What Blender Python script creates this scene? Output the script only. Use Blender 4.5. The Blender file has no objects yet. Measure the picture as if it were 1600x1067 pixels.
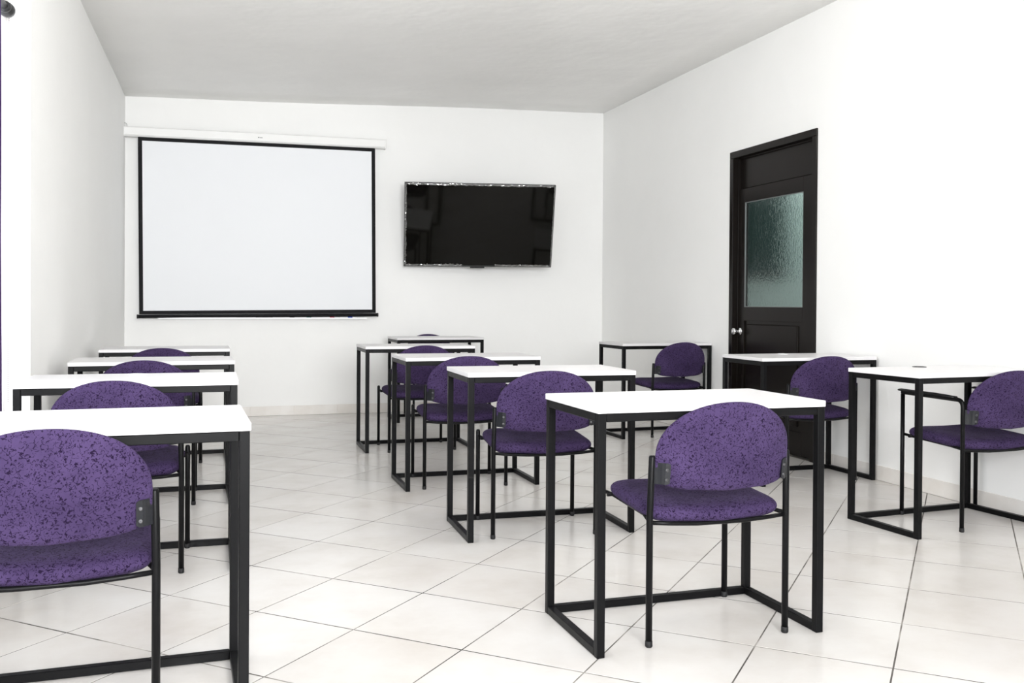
import bpy, bmesh, math, random
from mathutils import Vector, Matrix
random.seed(7)
S = bpy.context.scene
COL = S.collection
PI = math.pi

# ------------------------------------------------------------------ camera
CAM_H, YAW, PITCH, ROLL = 1.0552, 0.319844, -0.008160, 0.006541
cd = bpy.data.cameras.new('camera'); cam = bpy.data.objects.new('camera', cd); COL.objects.link(cam)
F = Vector((math.sin(YAW), math.cos(YAW), 0)); Rv = Vector((math.cos(YAW), -math.sin(YAW), 0)); U = Vector((0, 0, 1))
F2 = F*math.cos(PITCH) + U*math.sin(PITCH); U2 = U*math.cos(PITCH) - F*math.sin(PITCH)
R3 = Rv*math.cos(ROLL) + U2*math.sin(ROLL); U3 = U2*math.cos(ROLL) - Rv*math.sin(ROLL)
cam.matrix_world = Matrix(((R3.x, U3.x, -F2.x, 0), (R3.y, U3.y, -F2.y, 0), (R3.z, U3.z, -F2.z, CAM_H), (0, 0, 0, 1)))
cd.sensor_width = 36.0; cd.sensor_fit = 'HORIZONTAL'
cd.lens = 36.0*1475.1/1600.0
cd.shift_y = (487.05-533.5)/1600.0
cd.clip_start = 0.05
S.camera = cam

# ------------------------------------------------------------------ world, daylight and added fill light, exposure
w = bpy.data.worlds.new('world'); S.world = w; w.use_nodes = True
bg = w.node_tree.nodes['Background']; bg.inputs[0].default_value = (0.86, 0.93, 1.0, 1); bg.inputs[1].default_value = 0.9
def area(name, loc, rot, sx, sy, power, col=(1, 1, 1)):
    l = bpy.data.lights.new(name, 'AREA'); l.shape = 'RECTANGLE'; l.size = sx; l.size_y = sy; l.energy = power; l.color = col
    o = bpy.data.objects.new(name, l); COL.objects.link(o); o.location = loc; o.rotation_euler = rot
    return o
area('daylight_left_window', (-1.05, 3.05, 1.60), (0, -PI/2, 0), 1.9, 3.2, 24, (0.97, 0.985, 1.0))
area('fill_light_rear', (0.55, -1.95, 1.80), (PI/2, 0, 0), 2.2, 1.7, 125, (0.98, 0.99, 1.0)).data.spread = math.radians(110)  # added fill light behind the camera, aimed in through the added window
S.view_settings.view_transform = 'Standard'; S.view_settings.look = 'None'; S.view_settings.gamma = 1.0
S.view_settings.use_curve_mapping = False
S.view_settings.exposure = 0.90
S.cycles.adaptive_threshold = 0.02; S.cycles.max_bounces = 9; S.cycles.diffuse_bounces = 7; S.cycles.glossy_bounces = 3; S.cycles.transmission_bounces = 6

# ------------------------------------------------------------------ room measures
YB, YR = 9.048, -1.6
KR, KL = 0.0138, 0.0205
XR = lambda y: 3.985 + KR*(y-YB)
XL = lambda y: -0.631 + KL*(y-YB)
ZL, ZR = 2.872, 3.05
ZC = lambda x, y: ZL + (x-XL(y))/(XR(y)-XL(y))*(ZR-ZL)

# ------------------------------------------------------------------ materials
def mat(name, col, rough=0.5, spec=0.5, metal=0.0):
    m = bpy.data.materials.new(name); m.use_nodes = True
    b = m.node_tree.nodes['Principled BSDF']
    b.inputs['Base Color'].default_value = (*col, 1); b.inputs['Roughness'].default_value = rough
    b.inputs['Specular IOR Level'].default_value = spec; b.inputs['Metallic'].default_value = metal
    return m
def nodes(m): return m.node_tree.nodes, m.node_tree.links, m.node_tree.nodes['Principled BSDF']
def tex(m, scale, detail=3, rough=.5, kind='Object', stretch=None, dist=0):
    n, l, b = nodes(m)
    if kind == 'POS': tc = n.new('ShaderNodeNewGeometry'); kind = 'Position'
    else: tc = n.new('ShaderNodeTexCoord')
    t = n.new('ShaderNodeTexNoise')
    t.inputs['Scale'].default_value = scale; t.inputs['Detail'].default_value = detail; t.inputs['Roughness'].default_value = rough
    t.inputs['Distortion'].default_value = dist
    if stretch:
        mp = n.new('ShaderNodeMapping'); mp.inputs['Scale'].default_value = stretch
        l.new(tc.outputs[kind], mp.inputs[0]); l.new(mp.outputs[0], t.inputs[0])
    else: l.new(tc.outputs[kind], t.inputs[0])
    return t
def ramp(m, src, stops):
    n, l, b = nodes(m); r = n.new('ShaderNodeValToRGB'); e = r.color_ramp.elements
    while len(e) < len(stops): e.new(0.5)
    for i, (p, c) in enumerate(stops): e[i].position = p; e[i].color = (*c, 1)
    l.new(src, r.inputs[0]); return r
def bump(m, src, strength, dist=0.002):
    n, l, b = nodes(m); u = n.new('ShaderNodeBump'); u.inputs['Strength'].default_value = strength; u.inputs['Distance'].default_value = dist
    prev = b.inputs['Normal'].links
    if prev: l.new(prev[0].from_socket, u.inputs['Normal'])
    l.new(src, u.inputs['Height']); l.new(u.outputs[0], b.inputs['Normal'])
def colour(m, sock): n, l, b = nodes(m); l.new(sock, b.inputs['Base Color'])

M = {}
def paint(name, c, s=.35, v=.975):
    m = mat(name, c, 0.62, 0.25)
    t = tex(m, 1.3, 3, .6); r = ramp(m, t.outputs[0], [(.3, tuple(x*v for x in c)), (.7, c)]); colour(m, r.outputs[0])
    bump(m, tex(m, 5, 2, .55).outputs[0], s, .012)
    return m
M['wall'] = paint('wall_paint', (0.915, 0.915, 0.905))
M['ceil'] = paint('ceiling_paint', (0.93, 0.925, 0.91), .6, .95)
# floor tile: glazed ceramic, cream with cloudy mottling
m = M['tile'] = mat('glazed_tile', (.8, .78, .75), .2, .5)
n, l, b = nodes(m)
t = tex(m, 2.6, 5, .6, kind='POS'); r = ramp(m, t.outputs[0], [(.28, (.585, .552, .52)), (.5, (.65, .628, .605)), (.72, (.69, .677, .66))])
oi = n.new('ShaderNodeObjectInfo'); mx = n.new('ShaderNodeMix'); mx.data_type = 'RGBA'; mx.blend_type = 'MULTIPLY'; mx.inputs[0].default_value = 1
r2 = ramp(m, oi.outputs['Random'], [(0, (.955, .945, .935)), (1, (1, 1, 1))])
l.new(r.outputs[0], mx.inputs[6]); l.new(r2.outputs[0], mx.inputs[7]); colour(m, mx.outputs[2])
b.inputs['Roughness'].default_value = .24
m = M['grout'] = mat('grout', (.4, .38, .35), .9, .2)
t = tex(m, 2.2, 4, .7); r = ramp(m, t.outputs[0], [(.36, (.045, .042, .038)), (.5, (.13, .12, .11)), (.66, (.40, .38, .35))]); colour(m, r.outputs[0])
m = M['skirt'] = mat('skirting_tile', (.8, .77, .73), .3, .5)
t = tex(m, 5, 4); r = ramp(m, t.outputs[0], [(.3, (.74, .70, .655)), (.7, (.83, .805, .775))]); colour(m, r.outputs[0])
# black steel and tubes
m = M['steel'] = mat('black_painted_steel', (.004, .004, .0045), .4, .13)
t = tex(m, 30, 5, .7); n, l, b = nodes(m); rr = n.new('ShaderNodeMapRange'); rr.inputs[3].default_value = .28; rr.inputs[4].default_value = .5; l.new(t.outputs[0], rr.inputs[0]); l.new(rr.outputs[0], b.inputs['Roughness'])
m = M['tube'] = mat('black_tube', (.004, .004, .0045), .36, .15)
M['rubber'] = mat('black_rubber', (.012, .012, .013), .6, .3)
M['plate'] = mat('dark_plastic_plate', (.012, .013, .016), .4, .35)
M['screw'] = mat('steel_screw', (.10, .10, .105), .4, .5, .9)
# laminate
m = M['laminate'] = mat('white_laminate', (.73, .718, .725), .34, .45)
M['cap'] = mat('white_plastic_cap', (.9, .9, .9), .22, .5)
M['black_cap'] = mat('black_plastic_cap', (.012, .012, .013), .4, .5)
# purple woven upholstery with small dark flecks
def fabric(name, base, dark, light):
    m = mat(name, base, .9, .08); n, l, b = nodes(m)
    b.inputs['Sheen Weight'].default_value = .03; b.inputs['Sheen Roughness'].default_value = .5; b.inputs['Sheen Tint'].default_value = (.8, .7, 1, 1)
    a = tex(m, 100, 1, .4, dist=.8)
    sub = n.new('ShaderNodeMath'); sub.operation = 'SUBTRACT'; sub.inputs[1].default_value = .5; l.new(a.outputs[0], sub.inputs[0])
    ab = n.new('ShaderNodeMath'); ab.operation = 'ABSOLUTE'; l.new(sub.outputs[0], ab.inputs[0])
    ln = ramp(m, ab.outputs[0], [(.02, (1, 1, 1)), (.055, (0, 0, 0))])
    g = tex(m, 130, 1, .5); gm = ramp(m, g.outputs[0], [(.40, (0, 0, 0)), (.47, (1, 1, 1))])
    mul = n.new('ShaderNodeMath'); mul.operation = 'MULTIPLY'; l.new(ln.outputs[0], mul.inputs[0]); l.new(gm.outputs[0], mul.inputs[1])
    big = tex(m, 9, 4, .6); bc = ramp(m, big.outputs[0], [(.3, tuple(.84*x for x in base)), (.7, light)])
    mx = n.new('ShaderNodeMix'); mx.data_type = 'RGBA'; l.new(mul.outputs[0], mx.inputs[0]); l.new(bc.outputs[0], mx.inputs[6]); mx.inputs[7].default_value = (*dark, 1)
    colour(m, mx.outputs[2])
    bump(m, tex(m, 14, 3, .5, stretch=(1, 1, 2.2)).outputs[0], .35, .012)
    bump(m, tex(m, 420, 2).outputs[0], .25, .001)
    return m
M['purple'] = fabric('purple_fabric', (.046, .029, .080), (.011, .0055, .020), (.062, .040, .104))
M['curtain'] = mat('purple_curtain', (.10, .055, .16), .85, .2)
M['velvet_black'] = mat('matte_black_cloth', (.012, .012, .013), .8, .2)
M['screen'] = mat('projection_cloth', (.84, .855, .88), .75, .15)
M['case'] = mat('white_painted_metal', (.86, .86, .85), .4, .4)
M['case_grey'] = mat('grey_end_cap', (.70, .70, .69), .45, .4)  # plain darker grey, assigned to no part
M['wire'] = mat('grey_wire', (.45, .45, .44), .4, .5, .6)
M['ink'] = mat('dark_print', (.05, .05, .055), .5, .3)
M['aluminium'] = mat('aluminium', (.75, .75, .76), .35, .5, .8)
M['whiteboard'] = mat('whiteboard_enamel', (.86, .87, .88), .2, .5)
for nm, c in dict(black=(.012, .012, .012), green=(.0, .14, .12), red=(.45, .02, .06), blue=(.03, .08, .5)).items(): M['ink_'+nm] = mat('marker_'+nm, c, .4, .5)
M['marker'] = mat('marker_body', (.86, .86, .87), .4, .4)
M['bezel'] = mat('tv_bezel', (.03, .03, .031), .3, .5)
M['tvglass'] = mat('tv_glass', (.004, .0038, .003), .05, .22)
m = M['film'] = bpy.data.materials.new('clear_film'); m.use_nodes = True
n = m.node_tree.nodes; l = m.node_tree.links; n.clear()
o_ = n.new('ShaderNodeOutputMaterial'); mixs = n.new('ShaderNodeMixShader'); tr = n.new('ShaderNodeBsdfTransparent'); gl = n.new('ShaderNodeBsdfGlossy'); gl.inputs['Roughness'].default_value = .12
mixs.inputs[0].default_value = .30; l.new(tr.outputs[0], mixs.inputs[1]); l.new(gl.outputs[0], mixs.inputs[2]); l.new(mixs.outputs[0], o_.inputs[0])
# door paint, dark brown gloss
m = M['door'] = mat('dark_brown_gloss_paint', (.008, .006, .005), .26, .16)
bump(m, tex(m, 7, 3, .5, stretch=(1, 1, .2)).outputs[0], .12, .004)
M['chrome'] = mat('chrome', (.82, .82, .83), .12, .5, 1)
M['hinge'] = mat('steel_hinge', (.5, .5, .5), .35, .5, .9)
m = M['frost'] = mat('hammered_glass', (.78, .87, .85), .07, .5); n, l, b = nodes(m)
b.inputs['Transmission Weight'].default_value = 1; b.inputs['IOR'].default_value = 1.35
bump(m, tex(m, 55, 2, .5, stretch=(1, 1, .6), dist=1.0).outputs[0], .22, .008)
M['putty'] = mat('grey_putty', (.16, .17, .17), .5, .3)
m = M['glass'] = bpy.data.materials.new('window_glass'); m.use_nodes = True
n = m.node_tree.nodes; l = m.node_tree.links; n.clear()
o_ = n.new('ShaderNodeOutputMaterial'); mixs = n.new('ShaderNodeMixShader'); tr = n.new('ShaderNodeBsdfTransparent'); gl = n.new('ShaderNodeBsdfGlossy'); gl.inputs['Roughness'].default_value = .02
mixs.inputs[0].default_value = .05; l.new(tr.outputs[0], mixs.inputs[1]); l.new(gl.outputs[0], mixs.inputs[2]); l.new(mixs.outputs[0], o_.inputs[0])
M['frame_white'] = mat('white_window_frame', (.82, .80, .81), .35, .4)
M['hall'] = mat('hall_paint', (.55, .62, .60), .8, .2)
M['hall_dark'] = mat('hall_dark_board', (.045, .075, .072), .7, .2)
M['hall_floor'] = mat('hall_floor', (.45, .43, .40), .5, .3)

# ------------------------------------------------------------------ helpers
def link(name, me, parent=None, material=None):
    o = bpy.data.objects.new(name, me); COL.objects.link(o)
    if material is not None and len(me.materials) == 0: me.materials.append(material)
    if parent: o.parent = parent
    return o
def finish(bm, name, smooth=False):
    bmesh.ops.recalc_face_normals(bm, faces=bm.faces)
    me = bpy.data.meshes.new(name); bm.to_mesh(me); bm.free()
    if smooth:
        for p in me.polygons: p.use_smooth = True
    return me
def add_box(bm, a, b, bev=0, seg=2):
    v = [bm.verts.new((x, y, z)) for x in (a[0], b[0]) for y in (a[1], b[1]) for z in (a[2], b[2])]
    fs = [bm.faces.new([v[i] for i in q]) for q in ((0, 1, 3, 2), (4, 6, 7, 5), (0, 4, 5, 1), (2, 3, 7, 6), (0, 2, 6, 4), (1, 5, 7, 3))]
    if bev:
        es = list({e for f in fs for e in f.edges})
        bmesh.ops.bevel(bm, geom=es, offset=bev, segments=seg, affect='EDGES', profile=.5)
def box(name, a, b, material, parent=None, bev=0, seg=2):
    bm = bmesh.new(); add_box(bm, a, b, bev, seg); return link(name, finish(bm, name), parent, material)
def frames(pts):
    pts = [Vector(p) for p in pts]; T = []
    for i in range(len(pts)):
        a = pts[max(i-1, 0)]; c = pts[min(i+1, len(pts)-1)]; T.append((c-a).normalized())
    up = Vector((0, 0, 1)) if abs(T[0].z) < .9 else Vector((1, 0, 0))
    nrm = (up - T[0]*up.dot(T[0])).normalized(); out = []
    for i, t in enumerate(T):
        nrm = (nrm - t*nrm.dot(t)).normalized(); out.append((pts[i], t, nrm, t.cross(nrm)))
    return out
def add_tube(bm, pts, r, seg=12, caps=True, flat=1.0):
    rings = []; fr = frames(pts)
    for i, (p, t, a, b) in enumerate(fr):
        rad = r[i] if isinstance(r, (list, tuple)) else r
        rings.append([bm.verts.new(p + a*math.cos(2*PI*k/seg)*rad*flat + b*math.sin(2*PI*k/seg)*rad) for k in range(seg)])
    for i in range(len(rings)-1):
        for k in range(seg): bm.faces.new((rings[i][k], rings[i][(k+1) % seg], rings[i+1][(k+1) % seg], rings[i+1][k]))
    if caps: bm.faces.new(rings[0][::-1]); bm.faces.new(rings[-1])
def tube(name, pts, r, material, parent=None, seg=12, flat=1.0):
    bm = bmesh.new(); add_tube(bm, pts, r, seg, True, flat); me = finish(bm, name, True)
    for p in me.polygons:
        if len(p.vertices) > 4: p.use_smooth = False
    return link(name, me, parent, material)
def bend(pts, rad, n=5):
    """round the inner corners of a polyline"""
    P = [Vector(p) for p in pts]; out = [P[0]]
    for i in range(1, len(P)-1):
        a = (P[i-1]-P[i]).normalized(); c = (P[i+1]-P[i]).normalized()
        s, e = P[i]+a*rad, P[i]+c*rad
        for k in range(n+1):
            t = k/n; out.append(s*(1-t)**2 + P[i]*2*t*(1-t) + e*t*t)
    out.append(P[-1]); return out
def tag(o, label, cat=None, group=None, kind=None):
    o['label'] = label
    if cat: o['category'] = cat
    if group: o['group'] = group
    if kind: o['kind'] = kind
    return o
def empty(name, loc=(0, 0, 0), rz=0):
    o = bpy.data.objects.new(name, None); COL.objects.link(o); o.location = loc; o.rotation_euler = (0, 0, rz); o.empty_display_size = .1
    return o
def copy_tree(o, parent=None):
    c = o.copy(); COL.objects.link(c); c.parent = parent
    for ch in list(o.children): copy_tree(ch, c)
    return c

# ------------------------------------------------------------------ room shell
HW = 3.25; TH = 0.15
bm = bmesh.new(); add_box(bm, (XL(YB)-TH-.15, YB, -.1), (XR(YB)+TH+.2, YB+TH, HW))
tag(link('wall_back', finish(bm, 'wall_back'), None, M['wall']), 'white plastered end wall behind the projection screen', 'wall', kind='structure')
# left wall (slightly out of square): local y runs along the wall, origin at YB
WIN_Y0, WIN_Y1, WIN_Z0, WIN_Z1 = 1.45, 4.70, 0.52, 2.385
def wall_obj(name, boxes, x0, k, label):
    bm = bmesh.new()
    for a, b in boxes: add_box(bm, a, b)
    bmesh.ops.remove_doubles(bm, verts=bm.verts, dist=1e-5)
    o = link(name, finish(bm, name), None, M['wall']); o.location = (x0, YB, 0); o.rotation_euler = (0, 0, -math.atan(k))
    return tag(o, label, 'wall', kind='structure')
wy = lambda y: y-YB
wl = wall_obj('wall_left', [((-TH, wy(WIN_Y1), -.1), (0, .1, HW)), ((-TH, wy(YR)-.2, -.1), (0, wy(WIN_Y0), HW)),
    ((-TH, wy(WIN_Y0), -.1), (0, wy(WIN_Y1), WIN_Z0)), ((-TH, wy(WIN_Y0), WIN_Z1), (0, wy(WIN_Y1), HW))], XL(YB), KL, 'white plastered side wall with the window recess')
DY0, DY1, DZ = 5.376, 6.49, 2.25           # outside of the door frame
wr = wall_obj('wall_right', [((0, wy(DY1), -.1), (TH, .1, HW)), ((0, wy(YR)-.2, -.1), (TH, wy(DY0), HW)),
    ((0, wy(DY0), DZ), (TH, wy(DY1), HW)), ((0, wy(DY0), -.1), (TH, wy(DY1), -.003))], XR(YB), KR, 'white plastered side wall that holds the dark door')
RW = (-0.45, 1.55, 1.0, 2.6)  # opening for the added rear window
bm = bmesh.new()
for a, b in [((-1.2, YR-TH, -.1), (RW[0], YR, HW)), ((RW[1], YR-TH, -.1), (4.3, YR, HW)), ((RW[0], YR-TH, -.1), (RW[1], YR, RW[2])), ((RW[0], YR-TH, RW[3]), (RW[1], YR, HW))]: add_box(bm, a, b)
tag(link('wall_rear', finish(bm, 'wall_rear'), None, M['wall']), 'white plastered wall behind the viewer with an added window opening', 'wall', kind='structure')
# ceiling, lower along the left wall
bm = bmesh.new(); NX, NY = 12, 24; grid = []
for i in range(NX+1):
    row = []
    for j in range(NY+1):
        y = YR-.05 + (YB+.1-YR)*j/NY; x = XL(y)-.06 + (XR(y)-XL(y)+.12)*i/NX
        z = ZC(x, y) + .006*math.sin(1.9*x+.7*y)*math.cos(1.1*y)
        row.append(bm.verts.new((x, y, z)))
    grid.append(row)
for i in range(NX):
    for j in range(NY): bm.faces.new((grid[i][j], grid[i][j+1], grid[i+1][j+1], grid[i+1][j]))
g = bmesh.ops.extrude_face_region(bm, geom=bm.faces[:])
for v in [e for e in g['geom'] if isinstance(e, bmesh.types.BMVert)]: v.co.z += .12
tag(link('ceiling', finish(bm, 'ceiling', True), None, M['ceil']), 'uneven white plastered ceiling', 'ceiling', kind='structure')

# floor: grout bed with every tile laid on it, at 45 degrees to the walls
bm = bmesh.new(); c4 = [(XL(YR)-.1, YR-.1), (XR(YR)+.1, YR-.1), (XR(YB)+.1, YB+.1), (XL(YB)-.1, YB+.1)]
tv = [bm.verts.new((x, y, -.0009)) for x, y in c4]; bv = [bm.verts.new((x, y, -.1)) for x, y in c4]
bm.faces.new(tv); bm.faces.new(bv[::-1])
for i in range(4): bm.faces.new((tv[i], bv[i], bv[(i+1) % 4], tv[(i+1) % 4]))
floor = tag(link('floor', finish(bm, 'floor'), None, M['grout']), 'glossy cream ceramic tile floor laid diagonally', 'floor', kind='structure')
TA = math.radians(43.877); TU = Vector((-math.cos(TA), math.sin(TA))); TV = Vector((math.sin(TA), math.cos(TA)))
T0 = Vector((.7763, 3.3604)); TS, TS2, GAP, GAP2 = .3987, .4323, .0050, .0078
room = [Vector((XL(YR), YR)), Vector((XR(YR), YR)), Vector((XR(YB), YB)), Vector((XL(YB), YB))]
def clip(poly):
    for i in range(4):
        a, b = room[i], room[(i+1) % 4]; d = b-a; out = []
        side = lambda p: d.x*(p.y-a.y)-d.y*(p.x-a.x)
        for k in range(len(poly)):
            p, q = poly[k], poly[(k+1) % len(poly)]; sp, sq = side(p), side(q)
            if sp >= 0: out.append(p)
            if (sp >= 0) != (sq >= 0): out.append(p + (q-p)*(sp/(sp-sq)))
        poly = out
        if len(poly) < 3: return []
    return poly
def tile_mesh(poly):
    bm = bmesh.new(); cen = sum(poly, Vector((0, 0)))/len(poly)
    lo = [bm.verts.new((p.x, p.y, -.003)) for p in poly]
    mid = [bm.verts.new((p.x, p.y, -.0004)) for p in poly]
    hi = [bm.verts.new((*(p+(cen-p).normalized()*min(.0006, (cen-p).length*.3)), 0)) for p in poly]
    k = len(poly); bm.faces.new(hi)
    for i in range(k):
        j = (i+1) % k; bm.faces.new((lo[i], lo[j], mid[j], mid[i])); bm.faces.new((mid[i], mid[j], hi[j], hi[i]))
    return finish(bm, 'tile')
cells = []
for mm in range(-22, 23):
    for nn in range(-20, 24):
        o = T0 + TU*(mm*TS) + TV*(nn*TS2)
        q = [o+TU*GAP/2+TV*GAP2/2, o+TU*(TS-GAP/2)+TV*GAP2/2, o+TU*(TS-GAP/2)+TV*(TS2-GAP2/2), o+TU*GAP/2+TV*(TS2-GAP2/2)]
        q = q[::-1]
        pc = clip(q)
        if not pc: continue
        cen = o + TU*TS/2 + TV*TS2/2
        full = all(any((a-b).length < 1e-6 for b in pc) for a in q) and len(pc) == 4
        if not full:
            s = 0
            for i in range(len(pc)): s += pc[i].x*pc[(i+1) % len(pc)].y - pc[(i+1) % len(pc)].x*pc[i].y
            if abs(s)/2 < .0004: continue
        cells.append((full, cen, q, pc))
full_me = None
for full, cen, q, pc in cells:
    if full:
        if full_me is None: full_me = tile_mesh([p-cen for p in q]); full_me.materials.append(M['tile'])
        o = link('tile', full_me, floor); o.location = (cen.x, cen.y, 0)
    else:
        o = link('tile', tile_mesh([p-cen for p in pc]), floor, M['tile']); o.location = (cen.x, cen.y, 0)

# skirting of cut tiles
SK_H, SK_T, SK_L = .09, .008, .40
bedm = M['grout']
def skirting(name, x0, y0, x1, y1, inward, label, phase=0.0):
    a = Vector((x0, y0)); d = Vector((x1, y1))-a; L = d.length; ang = math.atan2(d.y, d.x)
    s = inward
    bm = bmesh.new(); add_box(bm, (0, 0, .001), (L, s*(SK_T-.003), SK_H-.002))
    root = link(name, finish(bm, name), None, M['skirt']); root.location = (x0, y0, 0); root.rotation_euler = (0, 0, ang)
    tag(root, label, 'baseboard', kind='structure')
    x = -phase
    full = None
    while x < L:
        a0, a1 = max(x, 0)+.001, min(x+SK_L, L)-.001
        if a1-a0 > .01:
            w = a1-a0
            if abs(w-(SK_L-.002)) < 1e-6:
                if full is None:
                    bm = bmesh.new(); add_box(bm, (0, 0, .001), (w, s*SK_T, SK_H), .0012, 1); full = finish(bm, 'skirting_tile'); full.materials.append(M['skirt'])
                o = link('skirting_tile', full, root)
            else:
                bm = bmesh.new(); add_box(bm, (0, 0, .001), (w, s*SK_T, SK_H), .0012, 1); o = link('skirting_tile', finish(bm, 'skirting_tile'), root, M['skirt'])
            o.location = (a0, 0, 0)
        x += SK_L
skirting('baseboard_back', XL(YB)+.01, YB, XR(YB)-.01, YB, -1, 'cream tile skirting along the end wall', .13)
skirting('baseboard_right', XR(DY0), DY0-.01, XR(YR), YR, -1, 'cream tile skirting along the side wall before the door', .2)
skirting('baseboard_corner', XR(YB-.01), YB-.01, XR(DY1+.01), DY1+.01, -1, 'cream tile skirting between the door and the room corner', .1)
skirting('baseboard_left', XL(YR), YR, XL(YB-.01), YB-.01, -1, 'cream tile skirting along the window wall', .25)

# ------------------------------------------------------------------ door (frame, transom, glazed leaf) in the right wall, local frame of the wall
door = empty('door_1', (XR(YB), YB, 0)); door.rotation_euler = (0, 0, -math.atan(KR))
tag(door, 'dark brown panel door with hammered glass pane and transom panel', 'door', kind='structure')
y0, y1 = wy(DY0), wy(DY1); JW = .05; LX = .045
box('door_jamb', (-.012, y0, 0), (.13, y0+JW, DZ-JW), M['door'], door, .003, 1)
box('door_jamb', (-.012, y1-JW, 0), (.13, y1, DZ-JW), M['door'], door, .003, 1)
box('door_head', (-.012, y0, DZ-JW), (.13, y1, DZ), M['door'], door, .003, 1)
# slim stop bead inside the frame
for a, b in (((.030, y0+JW, 0), (LX+.012, y0+JW+.012, DZ-JW)), ((.030, y1-JW-.012, 0), (LX+.012, y1-JW, DZ-JW)), ((.030, y0+JW+.012, DZ-JW-.012), (LX+.012, y1-JW-.012, DZ-JW))):
    box('stop_bead', a, b, M['door'], door, .002, 1)
ZT = 1.955; lx1_ = LX+.026
box('transom_rail', (lx1_+.002, y0+JW, ZT-.03), (.12, y1-JW, ZT+.03), M['door'], door)
box('transom_panel', (LX+.006, y0+JW, ZT+.006), (LX+.0275, y1-JW, DZ-JW), M['door'], door, .002, 1)
leaf = empty('door_leaf', (0, 0, 0)); leaf.parent = door
ly0, ly1, lz0, lz1 = y0+JW+.004, y1-JW-.004, .008, ZT
gy0, gy1, gz0, gz1 = wy(5.584), wy(6.343), 1.044, 1.85
py0, py1, pz0, pz1 = wy(5.61), wy(6.325), .17, .94
lx0, lx1 = LX-.012, LX+.026
box('stile', (lx0, ly0, lz0), (lx1, gy0, lz1), M['door'], leaf, .002, 1)
box('stile', (lx0, gy1, lz0), (lx1, ly1, lz1), M['door'], leaf, .002, 1)
box('rail', (lx0, gy0, gz1), (lx1, gy1, lz1), M['door'], leaf, .001, 1)
box('rail', (lx0, gy0, pz1), (lx1, gy1, gz0), M['door'], leaf, .001, 1)
box('rail', (lx0, gy0, lz0), (lx1, gy1, pz0), M['door'], leaf, .001, 1)
box('recessed_panel', (lx0+.014, gy0-.004, pz0-.004), (lx1-.006, gy1+.004, pz1+.004), M['door'], leaf)
box('raised_field', (lx0+.003, py0+.035, pz0+.035), (lx0+.02, py1-.02, pz1-.025), M['door'], leaf, .008, 2)
bm = bmesh.new(); add_box(bm, (lx0+.014, gy0-.003, gz0-.003), (lx0+.020, gy1+.003, gz1+.003))
tag(link('glass_pane', finish(bm, 'glass_pane'), leaf, M['frost']), 'greenish hammered glass')
for a, b in (((lx0+.004, gy0, gz0), (lx0+.014, gy0+.006, gz1)), ((lx0+.004, gy1-.006, gz0), (lx0+.014, gy1, gz1)), ((lx0+.004, gy0+.006, gz0), (lx0+.014, gy1-.006, gz0+.006)), ((lx0+.004, gy0+.006, gz1-.006), (lx0+.014, gy1-.006, gz1))):
    box('glazing_bead', a, b, M['putty'], leaf)
for zc in (1.72, 1.0, .3):
    tube('hinge', [(lx0-.004, ly0+.002, zc-.036), (lx0-.004, ly0+.002, zc+.036)], .006, M['hinge'], leaf, 8)
# chrome knob with rosette
ky, kz = wy(6.393), .856
bm = bmesh.new()
prof = [(.0, .030), (.006, .031), (.009, .026), (.010, .013), (.030, .011), (.036, .016), (.043, .0245), (.054, .027), (.063, .022), (.067, .010), (.068, .0008)]
rings = [[bm.verts.new((lx0-d, ky+r*math.cos(2*PI*k/20), kz+r*math.sin(2*PI*k/20))) for k in range(20)] for d, r in prof]
for i in range(len(rings)-1):
    for k in range(20): bm.faces.new((rings[i][k], rings[i][(k+1) % 20], rings[i+1][(k+1) % 20], rings[i+1][k]))
bm.faces.new(rings[-1])
tag(link('door_knob', finish(bm, 'door_knob', True), leaf, M['chrome']), 'shiny chrome knob')
# hall behind the door
bm = bmesh.new()
hx0, hx1, hy0, hy1 = TH+.005, .95, wy(4.8), wy(8.7)
for a, b in (((hx1, hy0, -.1), (hx1+.1, hy1, 2.9)), ((hx0, hy0-.1, -.1), (hx1, hy0, 2.9)), ((hx0, hy1, -.1), (hx1, hy1+.1, 2.9)), ((hx0, hy0, 2.8), (hx1, hy1, 2.9))): add_box(bm, a, b)
hall = link('wall_hall', finish(bm, 'wall_hall'), None, M['hall']); hall.location = door.location; hall.rotation_euler = door.rotation_euler
tag(hall, 'pale green hallway walls seen through the door glass', 'wall', kind='structure')
bm = bmesh.new(); add_box(bm, (hx0, hy0, -.1), (hx1, hy1, 0)); hf = link('floor_hall', finish(bm, 'floor_hall'), None, M['hall_floor']); hf.location = door.location; hf.rotation_euler = door.rotation_euler
tag(hf, 'hallway floor beyond the dark door', 'floor', kind='structure')
board = empty('notice_board', door.location); board.rotation_euler = door.rotation_euler
tag(board, 'dark green board on the hallway wall, blurred behind the door glass', 'board')
bd0, bd1, bz0, bz1 = wy(7.12), wy(8.2), 1.30, 2.5
box('panel', (hx1-.02, bd0+.02, bz0+.02), (hx1-.001, bd1-.02, bz1-.02), M['hall_dark'], board)
for a, b in (((hx1-.03, bd0, bz0), (hx1-.001, bd0+.03, bz1)), ((hx1-.03, bd1-.03, bz0), (hx1-.001, bd1, bz1)), ((hx1-.03, bd0+.03, bz0), (hx1-.001, bd1-.03, bz0+.03)), ((hx1-.03, bd0+.03, bz1-.03), (hx1-.001, bd1-.03, bz1))):
    box('board_frame', a, b, M['hall_dark'], board)
hl = area('hall_fill_light', (4.55, 6.3, 2.7), (0, 0, 0), .5, .9, 9, (.95, 1, .99))  # added overhead light for the closed hall seen through the glass

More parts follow.
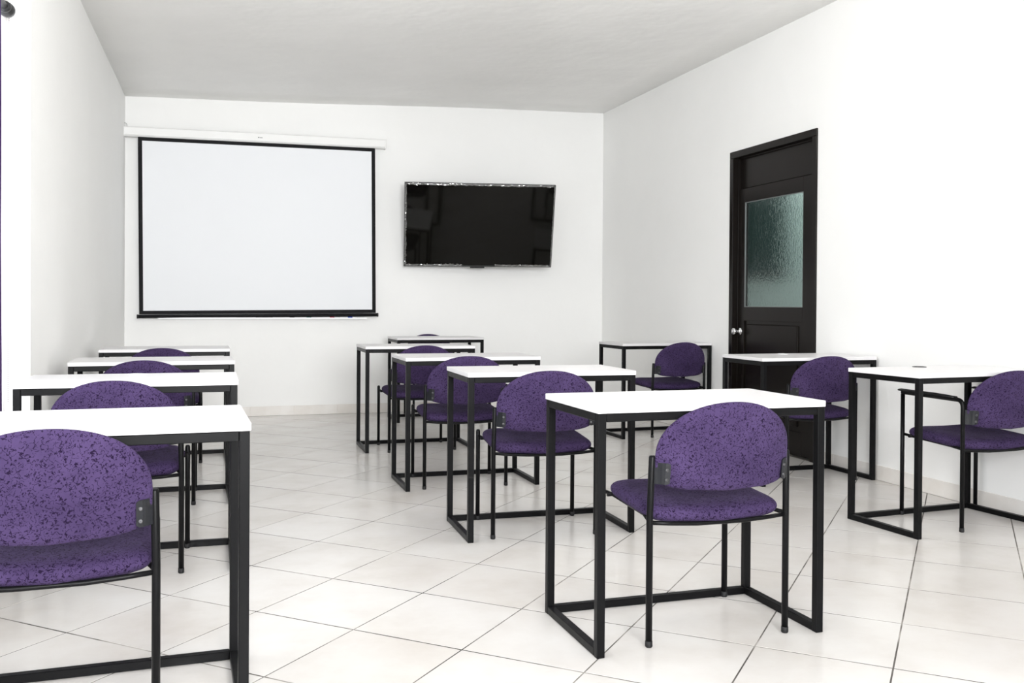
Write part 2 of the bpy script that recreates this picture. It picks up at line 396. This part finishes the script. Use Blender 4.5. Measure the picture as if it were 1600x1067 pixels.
# ------------------------------------------------------------------ added globe lamp (unseen, above the view, evens out the room light)
m = M['fill_globe'] = mat('fill_globe_glow', (.9, .9, .88), .4, .3); n, l, b = nodes(m)
b.inputs['Emission Color'].default_value = (1.0, .97, .92, 1); b.inputs['Emission Strength'].default_value = 18.0  # globe glows to add light to the whole room
def lamp(x, y):
    zc = ZC(x, y); o = empty('fill_lamp', (x, y, 0)); tag(o, 'added unseen globe lamp that brightens the room', 'lamp')
    tube('canopy', [(0, 0, zc-.045), (0, 0, zc-.035), (0, 0, zc-.004)], [.035, .055, .060], M['case'], o, 20)
    tube('stem', [(0, 0, zc-.17), (0, 0, zc-.04)], .010, M['case'], o, 10)
    bm = bmesh.new(); bmesh.ops.create_uvsphere(bm, u_segments=24, v_segments=14, radius=.14, matrix=Matrix.Translation((0, 0, zc-.29))); link('globe', finish(bm, 'globe', True), o, M['fill_globe'])
lamp(1.6, 4.0)

# ------------------------------------------------------------------ windows
def window(name, make, label):
    o = empty(name); tag(o, label, 'window', kind='structure'); make(o); return o
def left_window(o):
    o.location = (XL(YB), YB, 0); o.rotation_euler = (0, 0, -math.atan(KL))
    a0, a1 = wy(WIN_Y0), wy(WIN_Y1); X0, X1 = -.145, -.100; fw = .045
    box('frame_post', (X0, a0, WIN_Z0), (X1, a0+fw, WIN_Z1), M['frame_white'], o, .002, 1)
    box('frame_post', (X0, a1-fw, WIN_Z0), (X1, a1, WIN_Z1), M['frame_white'], o, .002, 1)
    box('frame_head', (X0, a0+fw, WIN_Z1-fw), (X1, a1-fw, WIN_Z1), M['frame_white'], o, .002, 1)
    box('frame_sill', (X0, a0+fw, WIN_Z0), (X1, a1-fw, WIN_Z0+fw), M['frame_white'], o, .002, 1)
    n = 3; span = (a1-a0-2*fw)/n
    for k in range(n):
        s = a0+fw+span*k
        if k: box('mullion', (X0, s-.02, WIN_Z0+fw), (X1, s+.02, WIN_Z1-fw), M['frame_white'], o, .002, 1)
        bm = bmesh.new(); add_box(bm, (X0+.02, s+(.02 if k else 0), WIN_Z0+fw), (X0+.024, s+span-(.02 if k < n-1 else 0), WIN_Z1-fw)); link('pane', finish(bm, 'pane'), o, M['glass'])
window('window_1', left_window, 'tall white framed window in the left wall recess behind the curtain rod')
def fill_window(o):  # unseen window, added to brighten the room from behind
    a0, a1, z0, z1 = RW; fw = .045; Y0, Y1 = YR-.14, YR-.10
    box('frame_post', (a0, Y0, z0), (a0+fw, Y1, z1), M['frame_white'], o); box('frame_post', (a1-fw, Y0, z0), (a1, Y1, z1), M['frame_white'], o)
    box('frame_head', (a0+fw, Y0, z1-fw), (a1-fw, Y1, z1), M['frame_white'], o); box('frame_sill', (a0+fw, Y0, z0), (a1-fw, Y1, z0+fw), M['frame_white'], o)
    span = (a1-a0-2*fw)/3
    for k in range(3):
        s = a0+fw+span*k
        if k: box('mullion', (s-.02, Y0, z0+fw), (s+.02, Y1, z1-fw), M['frame_white'], o)
        bm = bmesh.new(); add_box(bm, (s+(.02 if k else 0), Y0+.02, z0+fw), (s+span-(.02 if k < 2 else 0), Y0+.024, z1-fw)); link('pane', finish(bm, 'pane'), o, M['glass'])
window('added_window', fill_window, 'unseen white framed window added behind the viewer to let in fill light')

# ------------------------------------------------------------------ student desk
DW, DD, DH, ST, TB = .7925, .4526, .75, .019, .026
def desk_parts():
    root = empty('student_desk')
    bm = bmesh.new(); x, y = DW/2+.004, DD/2+.003
    add_box(bm, (-x, -y, DH-ST), (x, y, DH))
    ve = [e for e in bm.edges if abs(e.verts[0].co.z-e.verts[1].co.z) > .01]
    bmesh.ops.bevel(bm, geom=ve, offset=.008, segments=4, affect='EDGES', profile=.5)
    he = [e for e in bm.edges if abs(e.verts[0].co.z-e.verts[1].co.z) < .001 and len(e.link_faces) == 2 and e.calc_face_angle(0) > .5]
    bmesh.ops.bevel(bm, geom=he, offset=.0015, segments=2, affect='EDGES', profile=.5)
    link('tabletop', finish(bm, 'tabletop'), root, M['laminate'])
    zt = DH-ST
    bm = bmesh.new(); add_box(bm, (-TB/2, -TB/2, 0), (TB/2, TB/2, zt), .0022, 2); leg = finish(bm, 'leg'); leg.materials.append(M['steel'])
    for sx in (-1, 1):
        for sy in (-1, 1):
            o = link('leg', leg, root); o.location = (sx*(DW/2-TB/2), sy*(DD/2-TB/2), 0)
    xi, yi = DW/2-TB, DD/2-TB
    for sy in (-1, 1): box('top_rail', (-xi, sy*(DD/2-TB/2)-TB/2, zt-TB), (xi, sy*(DD/2-TB/2)+TB/2, zt-.0005), M['steel'], root, .002, 1)
    for sx in (-1, 1):
        box('top_rail', (sx*(DW/2-TB/2)-TB/2, -yi, zt-TB), (sx*(DW/2-TB/2)+TB/2, yi, zt-.0005), M['steel'], root, .002, 1)
        box('floor_rail', (sx*(DW/2-TB/2)-TB/2, -yi, .0005), (sx*(DW/2-TB/2)+TB/2, yi, TB), M['steel'], root, .002, 1)
    box('floor_rail', (-xi, DD/2-TB, .0005), (xi, DD/2, TB), M['steel'], root, .002, 1)
    return root
def lathe(name, prof, material, parent, seg=28):
    bm = bmesh.new()
    rings = [[bm.verts.new((r*math.cos(2*PI*k/seg), r*math.sin(2*PI*k/seg), z)) for k in range(seg)] for r, z in prof]
    for i in range(len(rings)-1):
        for k in range(seg): bm.faces.new((rings[i][k], rings[i][(k+1) % seg], rings[i+1][(k+1) % seg], rings[i+1][k]))
    bm.faces.new(rings[0][::-1]); bm.faces.new(rings[-1])
    return link(name, finish(bm, name), parent, material)
def grommet(desk, open_=False):
    if open_:
        o = lathe('grommet_cap', [(.034, DH), (.034, DH+.0022), (.031, DH+.003), (.025, DH+.0032), (.024, DH+.0012), (.001, DH+.0011)], M['black_cap'], desk); o['label'] = 'black cable grommet'
    else:
        o = lathe('grommet_cap', [(.034, DH), (.034, DH+.002), (.031, DH+.0035), (.001, DH+.004)], M['cap'], desk); o['label'] = 'glossy white cable cap'
    o.location = (0.0, .165, 0); return o
desk_spec = [   # x, y, rotation, label
 (1.524, 2.801, -.3, 'white-topped black steel desk nearest the viewer in the middle row', None),
 (1.532, 4.208, -2.3, 'second white-topped desk from the viewer in the middle row', None),
 (1.499, 5.412, -.8, 'third white-topped desk from the viewer in the middle row', None),
 (1.509, 6.820, -.9, 'fourth white-topped desk from the viewer in the middle row', None),
 (2.054, 8.430, -.15, 'rearmost white-topped desk, closest to the end wall under the television', None),
 (-.278, 2.687, 1.1, 'nearest desk of the left row, its corner against the left edge of view', 'cap'),
 (-.250, 4.080, -.75, 'second desk from the viewer in the left row beside the window recess', 'cap'),
 (-.224, 5.360, .75, 'third desk from the viewer in the left row along the grey wall', None),
 (-.205, 6.690, 0, 'farthest desk of the left row, standing under the projection screen', None),
 (3.470, 3.719, 3.6, 'desk with a black cable grommet at the right edge of view', 'open'),
 (3.508, 4.969, -.3, 'white-topped desk standing right in front of the dark door', 'cap'),
 (3.545, 6.975, .8, 'farthest desk of the right row, between the door and room corner', None)]
proto = desk_parts(); protos = []
for i, (x, y, rz, lab, gm) in enumerate(desk_spec):
    o = proto if i == len(desk_spec)-1 else copy_tree(proto)
    o.location = (x, y, 0); o.rotation_euler = (0, 0, math.radians(rz))
    tag(o, lab, 'desk', 'student desks in three rows')
    protos.append((o, gm))
for o, gm in protos:
    if gm: grommet(o, gm == 'open')

# ------------------------------------------------------------------ chair
CW, CDp, TR = .24, .194, .0105       # half track of the legs, half depth, tube radius
BZ0, BZS, BZ1 = .480, .585, .760     # backrest: lowest point, shoulder, top
def back_y(x, z): return -.198 - .050*(1-(x/.235)**2) - .13*(z-.5)
def back_outline(k, n):
    a = 2*PI*k/n; c, s = math.cos(a), math.sin(a)
    zc = .595; hw = .2315
    if s >= 0:
        x = hw*math.copysign(abs(c)**.92, c); z = zc + (BZ1-zc)*abs(s)**.96
    else:
        x = hw*math.copysign(abs(c)**.24, c); z = zc - (zc-.499)*abs(s)**.42
        z -= .018*(1-(x/hw)**2)
    return x, z
def cushion(name, outline, center, place, half, n=64, rings=16, pw=5.0):
    """closed padded shell: outline in 2D, place(p, q, side) gives the 3D point"""
    bm = bmesh.new(); layers = []
    for side in (1, -1):
        L = []
        for j in range(1, rings+1):
            r = math.sin(j/rings*PI/2)
            t = half*max(0.0, 1-r**pw)**.5
            L.append([bm.verts.new(place(center[0]+(outline[k][0]-center[0])*r, center[1]+(outline[k][1]-center[1])*r, side*t)) for k in range(n)])
        c = bm.verts.new(place(center[0], center[1], side*half))
        for k in range(n): bm.faces.new((c, L[0][k], L[0][(k+1) % n]))
        for j in range(rings-1):
            for k in range(n): bm.faces.new((L[j][k], L[j+1][k], L[j+1][(k+1) % n], L[j][(k+1) % n]))
        layers.append(L)
    bmesh.ops.remove_doubles(bm, verts=bm.verts, dist=1e-5)
    return finish(bm, name, True)
NB = 72
def back_place(x, z, t):
    # small puckers in the cloth running in from the fixing plates
    pk = .0022*math.sin(62*(z-.5)+18*abs(x))*math.exp(-((abs(x)-.19)/.05)**2)*math.exp(-((z-.60)/.06)**2)
    return Vector((x, back_y(x, z)-t-(pk if t > 0 else 0), z))
BACK_ME = cushion('backrest', [back_outline(k, NB) for k in range(NB)], (0, .60), back_place, .017, NB)
def seat_outline(k, n):
    a = 2*PI*k/n; c, s = math.cos(a), math.sin(a)
    x = .235*math.copysign(abs(c)**(.36 if s >= 0 else .16), c)
    if s >= 0: y = .03 + .185*abs(s)**.45
    else: y = .03 - .213*abs(s)**.2 - .032*abs(s)*(1-(x/.235)**2)
    if s >= 0: x *= 1-.03*abs(s)
    return x, y
def seat_place(x, y, t):
    z = .4135 + .055*(y+.02) + .008*(x/.226)**2 - .0065
    if y > .15: z -= .9*(y-.15)**2*4
    return Vector((x, y, z + t))
SEAT_ME = cushion('seat', [seat_outline(k, NB) for k in range(NB)], (0, .02), seat_place, .032, NB, 18, 9.0)
BACK_ME.materials.append(M['purple']); SEAT_ME.materials.append(M['purple'])
def chair_parts(arms=False):
    root = empty('visitor_chair')
    link('seat', SEAT_ME, root); link('backrest', BACK_ME, root)
    for s in (-1, 1):
        xr = s*CW
        if not arms:
            tube('leg', [(xr, -CDp, .006), (xr, -CDp, .40), (xr-s*.004, -CDp-.006, .586), (xr-s*.004, -CDp-.006, .592)], [TR, TR, TR, TR*.8], M['tube'], root)
            tube('leg', [(xr, CDp, .006), (xr, CDp, .434), (xr, CDp, .440), (xr, CDp, .443)], [TR, TR, TR*.85, TR*.4], M['tube'], root)
        else:
            tube('leg', bend([(xr, -CDp, .006), (xr, -CDp, .618), (xr, CDp+.004, .622)], .035), TR, M['tube'], root)
            tube('leg', [(xr, CDp, .006), (xr, CDp, .614)], TR, M['tube'], root)
            tube('armrest', [(xr, -CDp+.045, .628), (xr, -.02, .632), (xr, CDp+.012, .633), (xr, CDp+.026, .632)], [.013, .0155, .0155, .011], M['rubber'], root, 12, .45)
        for sy in (-1, 1):
            tube('foot_cap', [(xr, sy*CDp, 0), (xr, sy*CDp, .003), (xr, sy*CDp, .02)], [TR*.9, TR+.0012, TR+.0008], M['rubber'], root)
        tube('side_rail', [(xr, -CDp, .388), (xr-s*.025, -.10, .390), (xr-s*.025, CDp-.05, .402), (xr, CDp, .412)], .007, M['tube'], root, 8)
        # fixing plate screwed to the back of the backrest
        xi, xo = .194, .238; bm = bmesh.new(); cols = []
        for j in range(7):
            x = xi+(xo-xi)*j/6; rows = []
            for z in (.506, .509, .570, .573):
                zz = z
                if j == 0: zz = min(max(z, .511), .568)
                yo = back_y(min(x, .224), z)-.0185
                if x > .212: yo = yo*(1-(x-.212)/.026) + (-CDp-.004)*((x-.212)/.026)
                rows.append((s*x, yo, zz))
            cols.append(rows)
        vs = [[[bm.verts.new((p[0], p[1]+d, p[2])) for p in rows] for rows in cols] for d in (-.0035, .0015)]
        for j in range(6):
            for i in range(3):
                for q in (0, 1): bm.faces.new((vs[q][j][i], vs[q][j+1][i], vs[q][j+1][i+1], vs[q][j][i+1]))
        for j in range(6):
            for i in (0, 3): bm.faces.new((vs[0][j][i], vs[0][j+1][i], vs[1][j+1][i], vs[1][j][i]))
        for i in range(3):
            for j in (0, 6): bm.faces.new((vs[0][j][i], vs[0][j][i+1], vs[1][j][i+1], vs[1][j][i]))
        pl = link('bracket', finish(bm, 'bracket'), root, M['plate'])
        for z in (.521, .552):
            yy = back_y(.204, z)-.0185-.0035
            tube('screw', [(s*.204, yy+.001, z), (s*.204, yy-.002, z), (s*.204, yy-.0026, z)], [.0055, .0055, .0035], M['screw'], pl, 10)
    tube('cross_rail', [(-CW, -CDp, .384), (-.17, -CDp-.002, .378), (-.08, -CDp-.004, .373), (.08, -CDp-.004, .373), (.17, -CDp-.002, .378), (CW, -CDp, .384)], .007, M['tube'], root, 8)
    tube('cross_rail', [(-CW+.004, CDp-.04, .404), (CW-.004, CDp-.04, .404)], .008, M['tube'], root, 8)
    return root
chair_spec = [
 (1.565, 2.810, -1.5, 'purple fabric chair at the nearest desk of the middle row'),
 (1.514, 4.209, -6.0, 'purple fabric chair at the second desk of the middle row'),
 (1.465, 5.420, -2.5, 'purple fabric chair at the third desk of the middle row'),
 (1.513, 6.789, .9, 'purple fabric chair at the fourth desk of the middle row'),
 (2.10, 8.645, 180, 'chair mostly hidden behind the rearmost desk below the television'),
 (-.347, 2.685, 2.3, 'large purple fabric chair in the lower left corner of view'),
 (-.294, 4.090, -2.7, 'purple fabric chair at the second desk of the left row'),
 (-.262, 5.370, -1, 'purple fabric chair at the third desk of the left row'),
 (-.232, 6.700, 1, 'purple fabric chair at the farthest desk of the left row'),
 (3.549, 4.980, -.6, 'dark purple fabric chair at the desk before the dark door'),
 (3.655, 6.985, 3.5, 'dark purple fabric chair at the farthest desk of the right row')]
cproto = chair_parts(False)
for i, (x, y, rz, lab) in enumerate(chair_spec):
    o = cproto if i == len(chair_spec)-1 else copy_tree(cproto)
    o.location = (x, y, 0); o.rotation_euler = (0, 0, math.radians(rz)); tag(o, lab, 'chair', 'purple chairs tucked under the desks')
ac = chair_parts(True); ac.name = 'armchair'; ac.location = (3.632, 3.728, 0); ac.rotation_euler = (0, 0, math.radians(1.3))
tag(ac, 'dark purple chair with black tube armrests at the right edge of view', 'chair')

# ------------------------------------------------------------------ projection screen
sc = empty('projection_screen', (.55, 8.965, 0)); sc.rotation_euler = (0, math.radians(-.55), 0)
tag(sc, 'pull-down white projection screen with black border on the end wall', 'screen')
# local x measured from .55
def casebar():
    bm = bmesh.new(); rings = []
    prof = [(-.036, .010), (-.036, .036), (-.026, .044), (.040, .044), (.040, -.030), (.030, -.040), (-.020, -.040), (-.036, -.026)]
    for x in (-1.163, 1.148): rings.append([bm.verts.new((x, py-.005, 2.559+pz)) for py, pz in prof])
    k = len(prof)
    for i in range(k): bm.faces.new((rings[0][i], rings[0][(i+1) % k], rings[1][(i+1) % k], rings[1][i]))
    bm.faces.new(rings[0]); bm.faces.new(rings[1][::-1])
    return finish(bm, 'housing')
hs = link('housing', casebar(), sc, M['case'])
for x in (-1.172, 1.146): box('end_cap', (x, -.045, 2.515), (x+.014, .038, 2.606), M['case'], sc, .004, 1)
tube('hook', [Vector((-1.150+.016*math.cos(a), -.012, 2.612+.024*math.sin(a))) for a in [PI*(-.15+1.3*k/14) for k in range(15)]], .0025, M['wire'], sc, 6)
box('maker_mark', (-.022, -.0425, 2.557), (-.013, -.0408, 2.565), M['ink'], hs, .002, 1); box('maker_mark', (-.009, -.0425, 2.558), (.018, -.0408, 2.562), M['ink'], hs)
sx0, sx1, sz0, sz1, bw = -1.046, 1.058, .952, 2.522, .034
box('viewing_cloth', (sx0, -.0015, sz0), (sx1, .0, sz1), M['screen'], sc)
box('border', (sx0, -.0026, sz0), (sx0+bw, -.0012, sz1), M['velvet_black'], sc); box('border', (sx1-bw, -.0026, sz0), (sx1, -.0012, sz1), M['velvet_black'], sc)
box('border', (sx0+bw, -.0026, sz1-.034), (sx1-bw, -.0012, sz1), M['velvet_black'], sc); box('border', (sx0+bw, -.0026, sz0), (sx1-bw, -.0012, sz0+.032), M['velvet_black'], sc)
br = tube('weight_bar', [(sx0-.008, 0, .934), (sx1+.012, 0, .934)], .0155, M['velvet_black'], sc, 10)
for x in (sx0-.020, sx1+.010): tube('bar_cap', [(x, 0, .934), (x+.014, 0, .934)], .018, M['black_cap'], br, 10)

# whiteboard behind the screen: only its pen ledge shows
wb = empty('whiteboard', (0, YB, 0)); wb.rotation_euler = (0, 0, 0)
tag(wb, 'whiteboard hidden behind the projection screen, only its pen ledge showing', 'whiteboard')
box('panel', (-.35, -.014, .915), (1.50, -.001, 2.2), M['whiteboard'], wb)
box('pen_ledge', (-.35, -.066, .906), (1.515, -.0145, .910), M['aluminium'], wb)
box('ledge_lip', (-.35, -.068, .906), (1.515, -.066, .914), M['aluminium'], wb)
def marker(x, x1, capcol, capx, lab):
    o = empty('marker_pen', (x, YB-.045, .9197)); tag(o, lab, 'marker', 'marker pens on the whiteboard ledge')
    L = x1-x; tube('barrel', [(0, 0, 0), (L*.97, 0, 0), (L, 0, 0)], [.009, .009, .006], M['marker'], o, 10)
    c0 = capx-x; tube('cap', [(c0-.022, 0, 0), (c0+.022, 0, 0)], .0096, M[capcol], o, 10)
marker(.665, .845, 'ink_black', .82, 'black-capped white marker on the ledge under the screen')
marker(.875, 1.01, 'ink_green', .975, 'green-capped white marker on the ledge under the screen')
marker(1.05, 1.22, 'ink_red', 1.19, 'red-capped white marker on the ledge under the screen')
marker(1.26, 1.43, 'ink_blue', 1.36, 'blue-capped white marker on the ledge under the screen')
er = empty('board_eraser', (.57, YB-.042, .9102)); tag(er, 'dark board eraser on the ledge under the screen', 'eraser')
box('felt', (-.075, -.02, 0), (.075, .02, .012), M['velvet_black'], er, .002, 1); box('grip', (-.073, -.019, .012), (.073, .019, .024), M['black_cap'], er, .004, 2)

# ------------------------------------------------------------------ television on a tilting arm
W2, H2 = 1.4415/2, .8136/2
tvo = empty('television', (2.550, 8.700, 1.8027))
yaw, tilt, roll = -.1687, .300, .0048
ux = Vector((math.cos(yaw), math.sin(yaw), 0)); nn = Vector((math.sin(yaw), -math.cos(yaw), 0)); uz = U*math.cos(tilt)+nn*math.sin(tilt)
ux2 = ux*math.cos(roll)+uz*math.sin(roll); uz2 = uz*math.cos(roll)-ux*math.sin(roll); uy = uz2.cross(ux2)
tvo.rotation_euler = Matrix(((ux2.x, uy.x, uz2.x), (ux2.y, uy.y, uz2.y), (ux2.z, uy.z, uz2.z))).to_euler()
tag(tvo, 'large black wall television tilted towards the floor', 'television')
fb = .010
for a, b in (((-W2, 0, -H2), (-W2+fb, .035, H2)), ((W2-fb, 0, -H2), (W2, .035, H2)), ((-W2+fb, 0, H2-fb), (W2-fb, .035, H2)), ((-W2+fb, 0, -H2), (W2-fb, .035, -H2+.014))):
    box('bezel', a, b, M['bezel'], tvo, .002, 1)
box('screen', (-W2+fb-.001, .003, -H2+.013), (W2-fb+.001, .012, H2-fb+.001), M['tvglass'], tvo)
box('back_shell', (-W2+.02, .012, -H2+.02), (W2-.02, .040, H2-.02), M['bezel'], tvo, .006, 1)
box('sensor_bar', (-.08, -.003, -H2-.012), (.06, .012, -H2+.001), M['black_cap'], tvo, .003, 1)
# crumpled protective film still clinging along the edges
def film(p0, p1, wd, inner, seed):
    rnd = random.Random(seed); bm = bmesh.new(); p0 = Vector(p0); p1 = Vector(p1); L = (p1-p0).length; n = int(L/.012); iv = Vector(inner); rows = []
    for i in range(n+1):
        row = []
        wv = wd*(.55+.45*rnd.random())
        for j in range(4):
            p = p0+(p1-p0)*(i/n)+iv*(wv*j/3)
            p.y = -.0005-abs(rnd.gauss(0, .0018))*(1 if 0 < j else .3)
            row.append(bm.verts.new(p))
        rows.append(row)
    for i in range(n):
        for j in range(3): bm.faces.new((rows[i][j], rows[i+1][j], rows[i+1][j+1], rows[i][j+1]))
    link('protective_film', finish(bm, 'protective_film'), tvo, M['film'])['label'] = 'crinkled clear protective film'
film((-W2+.004, 0, -H2+.01), (-W2+.004, 0, H2-.01), .022, (1, 0, 0), 1)
film((W2-.004, 0, -H2+.01), (W2-.004, 0, H2-.01), .014, (-1, 0, 0), 2)
film((-W2+.02, 0, H2-.004), (W2-.02, 0, H2-.004), .022, (0, 0, -1), 3)
film((-W2+.02, 0, -H2+.004), (-.16, 0, -H2+.004), .030, (0, 0, 1), 4)
film((.16, 0, -H2+.004), (W2-.02, 0, -H2+.004), .026, (0, 0, 1), 5)
box('mount_plate', (-.16, .040, -.14), (.16, .050, .14), M['bezel'], tvo)
tvm = Matrix.Translation(tvo.location) @ tvo.rotation_euler.to_matrix().to_4x4(); tvi = tvm.inverted()
bm = bmesh.new(); add_tube(bm, [(0, .05, 0), tuple(tvi @ Vector((2.66, 9.015, 1.80)))], .028, 10); link('mount_arm', finish(bm, 'mount_arm'), tvo, M['bezel'])
bm = bmesh.new(); add_box(bm, (2.53, 9.012, 1.66), (2.79, YB-.001, 1.94)); bm.transform(tvi); link('wall_plate', finish(bm, 'wall_plate'), tvo, M['bezel'])

# ------------------------------------------------------------------ curtain rod, curtain
rod = empty('curtain_rod', (0, 0, 0)); tag(rod, 'black curtain rod with round finial in the top left corner', 'curtain rod')
RX, RZ = -.800, 2.322
tube('rod', [(RX-.01, 1.5, RZ), (RX, 4.555, RZ)], .014, M['black_cap'], rod, 14)
bm = bmesh.new(); rings = []
prof = [(4.545, .014), (4.550, .024), (4.560, .026), (4.566, .020), (4.572, .023), (4.590, .031), (4.612, .033), (4.632, .028), (4.644, .016), (4.648, .002)]
rings = [[bm.verts.new((RX+r*math.cos(2*PI*k/18), y, RZ+r*math.sin(2*PI*k/18))) for k in range(18)] for y, r in prof]
for i in range(len(rings)-1):
    for k in range(18): bm.faces.new((rings[i][k], rings[i][(k+1) % 18], rings[i+1][(k+1) % 18], rings[i+1][k]))
bm.faces.new(rings[-1]); link('finial', finish(bm, 'finial', True), rod, M['black_cap'])
tube('rod_bracket', [(RX, 4.30, RZ+.010), (RX, 4.30, RZ+.062)], .007, M['black_cap'], rod, 8)
tube('rod_bracket', [(RX-.008, 1.7, RZ+.010), (RX-.008, 1.7, RZ+.062)], .007, M['black_cap'], rod, 8)
bm = bmesh.new()
for k in range(200):
    z = 2.30-k*.0085
    c = Vector((-.802, 4.665, z)); bmesh.ops.create_icosphere(bm, subdivisions=1, radius=.0022, matrix=Matrix.Translation(c))
bc = link('bead_chain', finish(bm, 'bead_chain'), None, mat('mauve_chain', (.22, .15, .19), .5)); tag(bc, 'thin mauve bead chain hanging beside the window reveal', 'chain')
curt = empty('curtain', (0, 0, 0)); tag(curt, 'dark purple curtain gathered at the left edge of view', 'curtain')
bm = bmesh.new(); rows = []; NC = 90
for j in range(16):
    z = .55 + (2.30-.55)*j/15; row = []
    for i in range(NC+1):
        t = i/NC; y = 3.96+.40*t + .006*math.sin(j*.6+i*.3); am = .026*(1-.25*j/15)
        row.append(bm.verts.new((RX+.004+am*math.sin(t*2*PI*6.5+.2*math.sin(j*.4)), y, z)))
    rows.append(row)
for j in range(15):
    for i in range(NC): bm.faces.new((rows[j][i], rows[j][i+1], rows[j+1][i+1], rows[j+1][i]))
g = bmesh.ops.solidify(bm, geom=bm.faces[:], thickness=.0015)
link('cloth', finish(bm, 'cloth', True), curt, M['curtain'])
for k in range(7):
    y = 3.99+.06*k
    tube('ring', [Vector((RX+.0175*math.cos(a), y, RZ+.0175*math.sin(a))) for a in [2*PI*q/16 for q in range(17)]], .0024, M['black_cap'], curt, 6)
